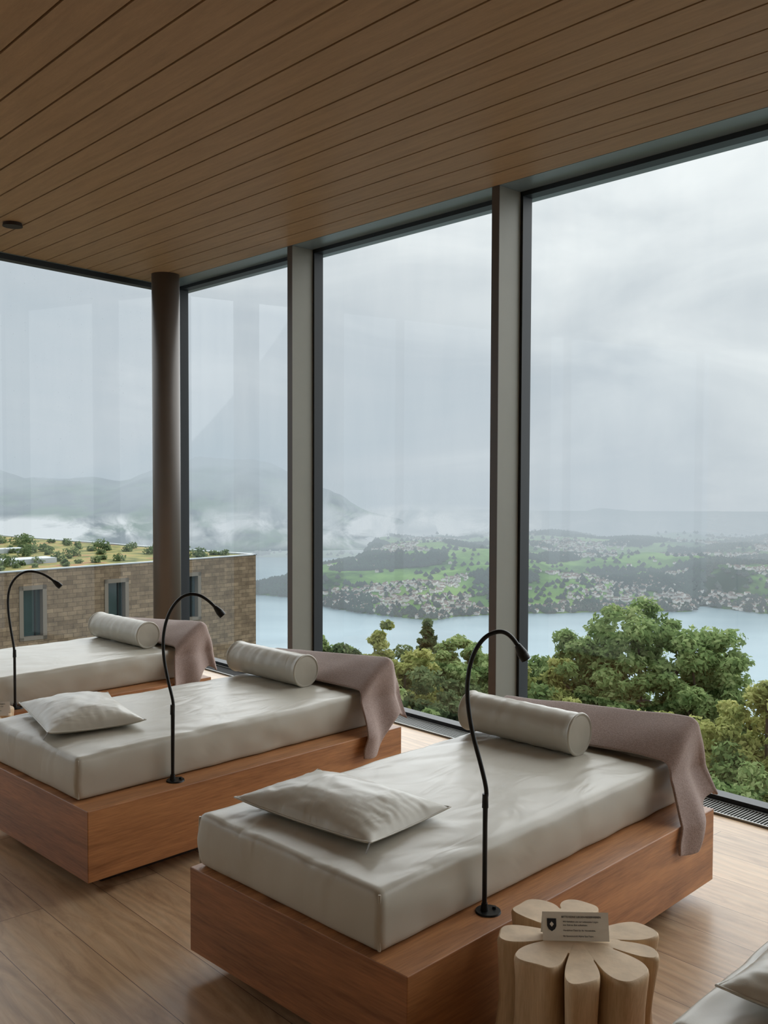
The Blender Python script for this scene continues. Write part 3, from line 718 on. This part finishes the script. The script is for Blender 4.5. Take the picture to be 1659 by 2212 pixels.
def blobs(P,R):
    oc=np.array([(0,0,1),(1,0,0),(0,1,0),(-1,0,0),(0,-1,0),(0,0,-.3)],float)*np.array([1,1,1.2])
    fo=np.array([(0,1,2),(0,2,3),(0,3,4),(0,4,1),(5,2,1),(5,3,2),(5,4,3),(5,1,4)])
    Vv=(P[:,None,:]+oc[None]*R[:,None,None]).reshape(-1,3); F=(fo[None]+6*np.arange(len(P))[:,None,None]).reshape(-1,3); return Vv,F
P=[];R=[]
while len(P)<15000:
    x=random.uniform(-700,2300); y=random.uniform(2850,5200)
    h=land(x,y)
    if h<=1.5: continue
    dsh=y-np.interp(x,sx,sy)
    q=noise.noise((x*.0035,y*.0045,11))
    if q>.15 or (dsh<60 and random.random()<.5) or (dsh<320 and random.random()<.08) or random.random()<.025:
        P.append((x+random.gauss(0,6),y,ZL+h+3)); R.append(random.uniform(7,13))
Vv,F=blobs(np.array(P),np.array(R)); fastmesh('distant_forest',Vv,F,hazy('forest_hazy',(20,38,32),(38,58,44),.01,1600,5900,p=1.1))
hb=MB()
cnt=0
while cnt<3800:
    x=random.uniform(-250,2300); y=random.uniform(2870,5000); h=land(x,y)
    if h<=2: continue
    dsh=y-np.interp(x,sx,sy); q=noise.noise((x*.003+9,y*.003,21))
    rt=x>380
    if not ((dsh<230 and q>(-.3 if rt else -.15)) or (dsh<420 and q>(.08 if rt else .18)) or (dsh>900 and q>(.1 if rt else .18)) or random.random()<.008): continue
    s=random.uniform(4.5,9); a=random.uniform(0,pi); ht=random.uniform(5,9); w=s*random.uniform(.6,1); z=ZL+h-1
    c_,s_=cos(a),sin(a)
    def T(px,py,pz): return (x+px*c_-py*s_,y+px*s_+py*c_,z+pz)
    vv=[T(-s,-w,0),T(s,-w,0),T(s,w,0),T(-s,w,0),T(-s,-w,ht),T(s,-w,ht),T(s,w,ht),T(-s,w,ht),T(-s,0,ht+4),T(s,0,ht+4)]
    o=len(hb.v); hb.v+=vv; hb.f+=[tuple(o+i for i in q_) for q_ in [(0,1,5,4),(2,3,7,6),(1,2,6,9,5),(3,0,4,8,7),(4,5,9,8),(6,7,8,9)]]; hb.m+=[0,0,0,0,1,1]
    cnt+=1
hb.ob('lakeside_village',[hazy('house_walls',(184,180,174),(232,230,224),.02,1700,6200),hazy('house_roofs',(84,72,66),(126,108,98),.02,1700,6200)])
def ridge():
    v=[];fc=[];nx,nz=180,26
    xs=np.linspace(-6500,500,nx)
    for i,x in enumerate(xs):
        pr=np.interp(x,[-6500,-3000,-2600,-1900,-1350,-950,-650,-450,-200,100,500],[120,60,-20,-40,130,110,20,-90,-210,-330,-420])
        pr+=35*noise.noise((x*.004,0,0))+14*noise.noise((x*.015,0,2))
        for k in range(nz):
            q=k/(nz-1); y=5200+1700*q+120*noise.noise((x*.002,q*3,4)); z=ZL+2+(pr-ZL)*(q**.9)+30*noise.noise((x*.004,q*5,7))*sin(pi*q)
            v.append((x,y,z))
    for i in range(nx-1):
        for k in range(nz-1): fc.append((i*nz+k,(i+1)*nz+k,(i+1)*nz+k+1,i*nz+k+1))
    return v,fc
v,fc=ridge()
m,nt,out=newmat('misty_ridge'); d=N(nt,'ShaderNodeBsdfDiffuse'); geo=N(nt,'ShaderNodeNewGeometry')
n1_=N(nt,'ShaderNodeTexNoise',_Scale=.003,_Detail=7.,_Roughness=.65); nt.links.new(geo.outputs['Position'],n1_.inputs['Vector'])
r1=ramp(nt,[(.46,lin((30,50,58))),(.58,lin((64,94,66)))]); nt.links.new(n1_.outputs['Fac'],r1.inputs['Fac']); nt.links.new(r1.outputs['Color'],d.inputs['Color'])
e=N(nt,'ShaderNodeEmission'); e.inputs[0].default_value=lin((186,198,206))  # glowing mist colour, haze painted over the ridge towards its top
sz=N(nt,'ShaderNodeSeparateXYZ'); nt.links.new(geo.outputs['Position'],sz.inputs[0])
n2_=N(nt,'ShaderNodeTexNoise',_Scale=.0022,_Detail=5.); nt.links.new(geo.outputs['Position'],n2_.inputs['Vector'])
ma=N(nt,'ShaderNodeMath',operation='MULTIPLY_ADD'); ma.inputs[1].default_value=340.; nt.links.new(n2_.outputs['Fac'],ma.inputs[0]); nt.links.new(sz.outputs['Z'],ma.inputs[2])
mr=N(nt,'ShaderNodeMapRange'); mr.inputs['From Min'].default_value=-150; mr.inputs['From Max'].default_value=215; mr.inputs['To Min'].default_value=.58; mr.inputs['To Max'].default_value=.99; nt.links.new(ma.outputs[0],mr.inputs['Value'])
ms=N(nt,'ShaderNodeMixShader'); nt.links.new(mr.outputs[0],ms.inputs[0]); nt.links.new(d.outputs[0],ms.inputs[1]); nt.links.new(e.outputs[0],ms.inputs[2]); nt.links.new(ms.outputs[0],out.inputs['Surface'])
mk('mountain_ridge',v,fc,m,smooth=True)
def mist(name,x0,x1,y,z0,z1,dens,sc_,seed,col=(216,224,229),lo=.35,hi=.72):  # painted haze: glowing sheets with noise alpha stand in for mist
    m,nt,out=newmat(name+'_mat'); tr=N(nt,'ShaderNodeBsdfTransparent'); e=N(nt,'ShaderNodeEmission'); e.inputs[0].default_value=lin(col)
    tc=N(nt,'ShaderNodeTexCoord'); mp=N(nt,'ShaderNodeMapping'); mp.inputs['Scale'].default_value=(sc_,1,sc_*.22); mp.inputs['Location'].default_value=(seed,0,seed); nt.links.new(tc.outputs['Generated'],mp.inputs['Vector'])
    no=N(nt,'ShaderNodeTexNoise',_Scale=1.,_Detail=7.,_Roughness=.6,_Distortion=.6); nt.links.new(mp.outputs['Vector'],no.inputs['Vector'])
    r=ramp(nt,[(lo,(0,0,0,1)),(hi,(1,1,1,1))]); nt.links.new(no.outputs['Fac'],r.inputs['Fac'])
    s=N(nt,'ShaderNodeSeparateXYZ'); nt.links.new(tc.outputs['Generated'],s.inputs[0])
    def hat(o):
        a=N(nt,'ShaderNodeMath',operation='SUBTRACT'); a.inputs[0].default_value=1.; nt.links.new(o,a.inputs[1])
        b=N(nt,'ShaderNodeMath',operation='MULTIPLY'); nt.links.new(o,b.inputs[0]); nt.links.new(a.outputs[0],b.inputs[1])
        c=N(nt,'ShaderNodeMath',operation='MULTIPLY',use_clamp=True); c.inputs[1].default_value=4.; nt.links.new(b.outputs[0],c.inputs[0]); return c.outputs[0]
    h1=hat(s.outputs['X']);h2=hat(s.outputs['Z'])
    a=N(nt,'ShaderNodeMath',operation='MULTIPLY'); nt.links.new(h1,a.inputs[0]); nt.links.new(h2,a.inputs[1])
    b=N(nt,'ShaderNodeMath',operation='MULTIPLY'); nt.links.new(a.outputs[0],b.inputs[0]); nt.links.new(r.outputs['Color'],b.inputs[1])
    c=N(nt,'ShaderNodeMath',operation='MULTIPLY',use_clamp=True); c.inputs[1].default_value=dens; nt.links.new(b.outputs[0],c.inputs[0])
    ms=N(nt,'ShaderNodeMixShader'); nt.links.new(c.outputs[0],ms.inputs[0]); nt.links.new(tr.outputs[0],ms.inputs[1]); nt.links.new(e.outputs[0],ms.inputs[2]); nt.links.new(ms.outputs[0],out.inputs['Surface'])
    v=[];fc=[];n=30
    for i in range(n+1):
        x=x0+(x1-x0)*i/n
        v+=[(x,y+200*sin(i*.7),z0),(x,y+200*sin(i*.7)+150,z1)]
    for i in range(n): fc.append((2*i,2*i+2,2*i+3,2*i+1))
    mk(name,v,fc,m,smooth=True)
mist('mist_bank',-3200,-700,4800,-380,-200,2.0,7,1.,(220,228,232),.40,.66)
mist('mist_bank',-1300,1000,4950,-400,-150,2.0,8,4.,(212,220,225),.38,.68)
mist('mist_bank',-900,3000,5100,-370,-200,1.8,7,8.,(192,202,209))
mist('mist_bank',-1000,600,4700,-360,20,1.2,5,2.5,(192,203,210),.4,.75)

# ---------------------------------------------------------------- world + light
w=bpy.data.worlds.new('overcast'); sc.world=w; w.use_nodes=True; nt=w.node_tree; nt.nodes.clear()
out=nt.nodes.new('ShaderNodeOutputWorld'); bg=N(nt,'ShaderNodeBackground',_Strength=1.06)
tc=N(nt,'ShaderNodeTexCoord'); mp=N(nt,'ShaderNodeMapping'); mp.inputs['Scale'].default_value=(1.5,1.5,4.6); nt.links.new(tc.outputs['Generated'],mp.inputs['Vector'])
no=N(nt,'ShaderNodeTexNoise',_Scale=1.7,_Detail=6.,_Roughness=.5,_Distortion=.6); nt.links.new(mp.outputs['Vector'],no.inputs['Vector'])
s=N(nt,'ShaderNodeSeparateXYZ'); nt.links.new(tc.outputs['Generated'],s.inputs[0])
a=N(nt,'ShaderNodeMath',operation='MULTIPLY_ADD'); a.inputs[1].default_value=.45; nt.links.new(s.outputs['X'],a.inputs[0]); nt.links.new(s.outputs['Z'],a.inputs[2])
b=N(nt,'ShaderNodeMath',operation='MULTIPLY_ADD'); b.inputs[1].default_value=.95; nt.links.new(no.outputs['Fac'],b.inputs[0]); nt.links.new(a.outputs[0],b.inputs[2])
r=ramp(nt,[(.30,lin((182,195,204))),(.55,lin((194,203,210))),(.75,lin((216,223,227))),(.98,lin((243,248,249)))]); nt.links.new(b.outputs[0],r.inputs['Fac'])
nt.links.new(r.outputs['Color'],bg.inputs['Color']); nt.links.new(bg.outputs[0],out.inputs['Surface'])
def sun(name,az,el,st,ang,col):
    l=bpy.data.lights.new(name,'SUN'); l.energy=st; l.angle=radians(ang); l.color=col
    o=bpy.data.objects.new(name,l); COL.objects.link(o)
    d=-Vector((sin(radians(az))*cos(radians(el)),cos(radians(az))*cos(radians(el)),sin(radians(el))))
    o.rotation_mode='QUATERNION'; o.rotation_quaternion=Vector((0,0,-1)).rotation_difference(d); return o
sun('skylight_fill',40,34,4.25,100,(.97,.99,1))  # added wide lamp on the window side, boosts skylight in the room
sun('skylight_fill',-42,28,1.2,80,(.97,.99,1))  # added lamp from the left window side, fills the bed fronts
